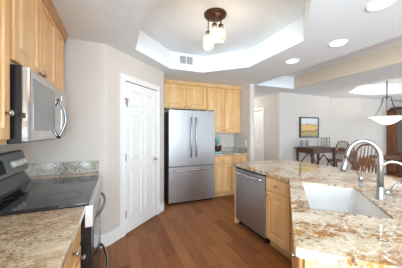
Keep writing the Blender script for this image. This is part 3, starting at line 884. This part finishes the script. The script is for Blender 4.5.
def windsor(label, loc, rz, sh, bh, w_=.40, cushion=False):
    # local: faces +Y, back at -Y
    t = thing('windsor_chair', label, 'chair', loc, rz, 'windsor chairs in the dining area')
    s_ = []
    for k in range(24):
        a = 2 * PI * k / 24
        s_.append((w_ * .53 * math.copysign(abs(math.cos(a)) ** .7, math.cos(a)), .205 * math.copysign(abs(math.sin(a)) ** .8, math.sin(a))))
    MB().prism(s_, sh - .04, sh).build('seat', M['oak'], t, .012)
    hw = w_ / 2
    lean = .10
    bow = []
    for k in range(21):
        a = PI * k / 20
        zz = sh + (bh - sh) * min(1, math.sin(a) ** .62) * 1.0
        xx = -hw * math.copysign(abs(math.cos(a)) ** .55, math.cos(a)) * (1.0 if math.sin(a) > .3 else .85 + .5 * math.sin(a))
        bow.append((xx, -.165 - lean * (zz - sh) / (bh - sh), zz - .004))
    MB().tube(bow, .013, 10).build('bow', M['dark_wood'], t)
    for k in range(7):
        x = -hw * .72 + hw * 1.44 * k / 6
        top_x = x * 1.08
        ztop = sh + (bh - sh) * (1 - (abs(top_x) / hw) ** 3.2 * .55) - .012
        f_ = lambda q: (x + (top_x - x) * q, -.165 - lean * q * (ztop - sh) / (bh - sh), sh + (ztop - sh) * q)
        m_ = MB().tube([f_(0), f_(.3), f_(.62), f_(.66), f_(1)], [.007, .008, .009, .006, .006], 8)
        a0, a1, a2 = f_(.28), f_(.60), f_(.70)
        for (p, q, wa, wb) in ((a0, a1, .011, .025), (a1, a2, .025, .006)):
            v = [m_.bm.verts.new(c_) for c_ in ((p[0] - wa, p[1] - .005, p[2]), (p[0] + wa, p[1] - .005, p[2]), (q[0] + wb, q[1] - .005, q[2]), (q[0] - wb, q[1] - .005, q[2]),
                                                (p[0] - wa, p[1] + .005, p[2]), (p[0] + wa, p[1] + .005, p[2]), (q[0] + wb, q[1] + .005, q[2]), (q[0] - wb, q[1] + .005, q[2]))]
            for qd in ((0, 1, 2, 3), (7, 6, 5, 4), (0, 4, 5, 1), (1, 5, 6, 2), (2, 6, 7, 3), (3, 7, 4, 0)): m_._face([v[i] for i in qd])
        m_.build('spindle', M['oak'], t)
    for sx in (-1, 1):
        for sy in (-1, 1):
            a = Vector((sx * hw * .62, sy * .12, sh - .041)); b = Vector((sx * hw * .98, sy * .20, 0))
            MB().tube([a, a.lerp(b, .25), a.lerp(b, .3), a.lerp(b, .55), a.lerp(b, 1)], [.015, .019, .014, .021, .012], 10).build('leg', M['oak'], t)
    zq = sh * .4
    for sx in (-1, 1):
        MB().tube([(sx * hw * .84, -.165, zq), (sx * hw * .84, 0, zq), (sx * hw * .84, .165, zq)], [.009, .014, .009], 8).build('stretcher', M['oak'], t)
    MB().tube([(-hw * .83, 0, zq), (0, 0, zq), (hw * .83, 0, zq)], [.009, .014, .009], 8).build('stretcher', M['oak'], t)
    return t
windsor('windsor stool facing the island, straight behind the tall faucet', (3.28, 1.93, 0), PI / 2 - .12, .66, 1.19, .40)
windsor('windsor chair at the right end of the tall side table', (5.60, 3.80, 0), PI / 2 - .1, .62, 1.12, .40)
windsor('windsor chair at the right edge, pushed to the round table', (5.60, 2.23, 0), -.95, .50, 1.10, .42)
windsor('windsor chair at the far side of the round table', (6.35, 3.62, 0), PI + .1, .50, 1.02, .42)

rt = thing('dining_table', 'round oak pedestal dining table under the bowl pendant', 'table', (6.35, 2.72, 0))
MB().lathe([(.001, .735), (.58, .735), (.61, .745), (.61, .76), (.60, .766), (.001, .766)], 48).build('tabletop', M['oak'], rt)
MB().lathe([(.16, .7345), (.09, .70), (.06, .6), (.09, .45), (.06, .3), (.09, .2), (.05, .16)], 20).build('pedestal', M['oak'], rt)
for k in range(4):
    a = PI / 4 + k * PI / 2; cx_, sx_ = math.cos(a), math.sin(a)
    MB().tube([(.04 * cx_, .04 * sx_, .19), (.2 * cx_, .2 * sx_, .14), (.38 * cx_, .38 * sx_, .03), (.42 * cx_, .42 * sx_, .02)], [.035, .03, .022, .02], 8).build('foot', M['oak'], rt)

pl = thing('pendant_light', 'bowl pendant light with scrolled iron arms over the dining table', 'pendant light', (6.2, 2.93, HT))
MB().lathe([(.065, -.0005), (.06, -.015), (.02, -.035), (.008, -.04)], 20).build('canopy', M['iron'], pl)
zr = 1.745 - HT
zj = -.50
MB().tube([(0, 0, -.03), (0, 0, zj)], .012, 8).build('rod', M['iron'], pl)
hubm = MB().lathe([(.008, zj + .03), (.02, zj + .01), (.02, zj - .015), (.008, zj - .035)], 14).build('hub', M['iron'], pl)
for k in range(3):
    a = k * 2 * PI / 3 + .5; ca, sa = math.cos(a), math.sin(a)
    p = [(0.01, zj), (.05, zj + .03), (.085, zj + .005), (.09, zj - .06), (.13, zj - .2), (.25, zr + .03), (.33, zr + .0)]
    MB().tube([(r * ca, r * sa, z) for r, z in p], .0085, 8).build('arm', M['iron'], pl)
    s_ = [(.09, zj - .06), (.10, zj - .09), (.12, zj - .10), (.135, zj - .085), (.125, zj - .07)]
    MB().tube([(r * ca, r * sa, z) for r, z in s_], .006, 6).build('scroll', M['iron'], pl)
MB().lathe([(.355, zr + .012), (.36, zr + .004), (.31, zr - .015), (.24, zr - .075), (.15, zr - .145), (.06, zr - .185), (.001, zr - .19),
            ], 40, cap=False).build('glass_bowl', M['bowl'], pl, label='lit cream alabaster glass bowl')
d = bpy.data.lights.new('pendant_lamp', 'POINT'); d.energy = 6; d.color = (1, .88, .7); d.shadow_soft_size = .08
o = bpy.data.objects.new('pendant_lamp', d); COL.objects.link(o); o.parent = pl; o.location = (0, 0, zr - .03)

# hutch
hu = thing('china_hutch', 'tall dark china hutch against the dining wall, right edge', 'cabinet', (8.42, 3.995, 0))
MB().box(0, 1.1, -.44, -.002, .06, .66).build('base', M['oak'], hu, .004)
MB().box(-.02, 1.12, -.47, -.002, .6605, .70).build('ledge', M['oak'], hu, .006)
MB().box(.02, 1.08, -.40, -.02, 0, .0595).build('plinth', M['dark_wood'], hu)
for a in (.03, .56): 
    dr = MB().rings(a, a + .51, .09, .63, [(0, -.441), (0, -.455), (.05, -.458), (.06, -.45), (.09, -.456)]).build('door', M['oak'], hu)
    knob(dr, a + (.46 if a < .1 else .05), .4, -.458)
u = MB()
u.box(0, .03, -.28, -.002, .7005, 2.04); u.box(1.07, 1.10, -.28, -.002, .7005, 2.04); u.box(.03, 1.07, -.03, -.002, .7005, 2.04); u.box(.03, 1.07, -.28, -.03, 2.01, 2.04)
u.box(.03, 1.07, -.26, -.03, 1.15, 1.17); u.box(.03, 1.07, -.26, -.03, 1.58, 1.60)
u.build('upper_case', M['oak'], hu, .003)
for a in (.0, .55):
    g = MB(); x0, x1 = a, a + .55
    g.box(x0, x0 + .06, -.30, -.281, .702, 2.04); g.box(x1 - .06, x1, -.30, -.281, .702, 2.04); g.box(x0 + .06, x1 - .06, -.30, -.281, .702, .77); g.box(x0 + .06, x1 - .06, -.30, -.281, 1.97, 2.04)
    dr = g.build('glass_door', M['dark_wood'], hu, .003)
    MB().box(x0 + .061, x1 - .061, -.293, -.288, .771, 1.969).build('pane', M['pane'], dr)
pr = [(-.03, 2.0405), (1.13, 2.0405), (1.13, 2.10), (1.0, 2.12)] + [(.55 + .40 * math.cos(math.radians(a)), 2.13 + .11 * math.sin(math.radians(a))) for a in range(0, 181, 15)] + [(.10, 2.12), (-.03, 2.10)]
g = MB(); a_ = [g.bm.verts.new((x, -.33, z)) for x, z in pr]; b_ = [g.bm.verts.new((x, -.002, z)) for x, z in pr]
g._face(a_); g._face(b_[::-1])
for i in range(len(pr)): g._face([a_[i], a_[(i + 1) % len(pr)], b_[(i + 1) % len(pr)], b_[i]])
g.build('crown', M['dark_wood'], hu, .004)
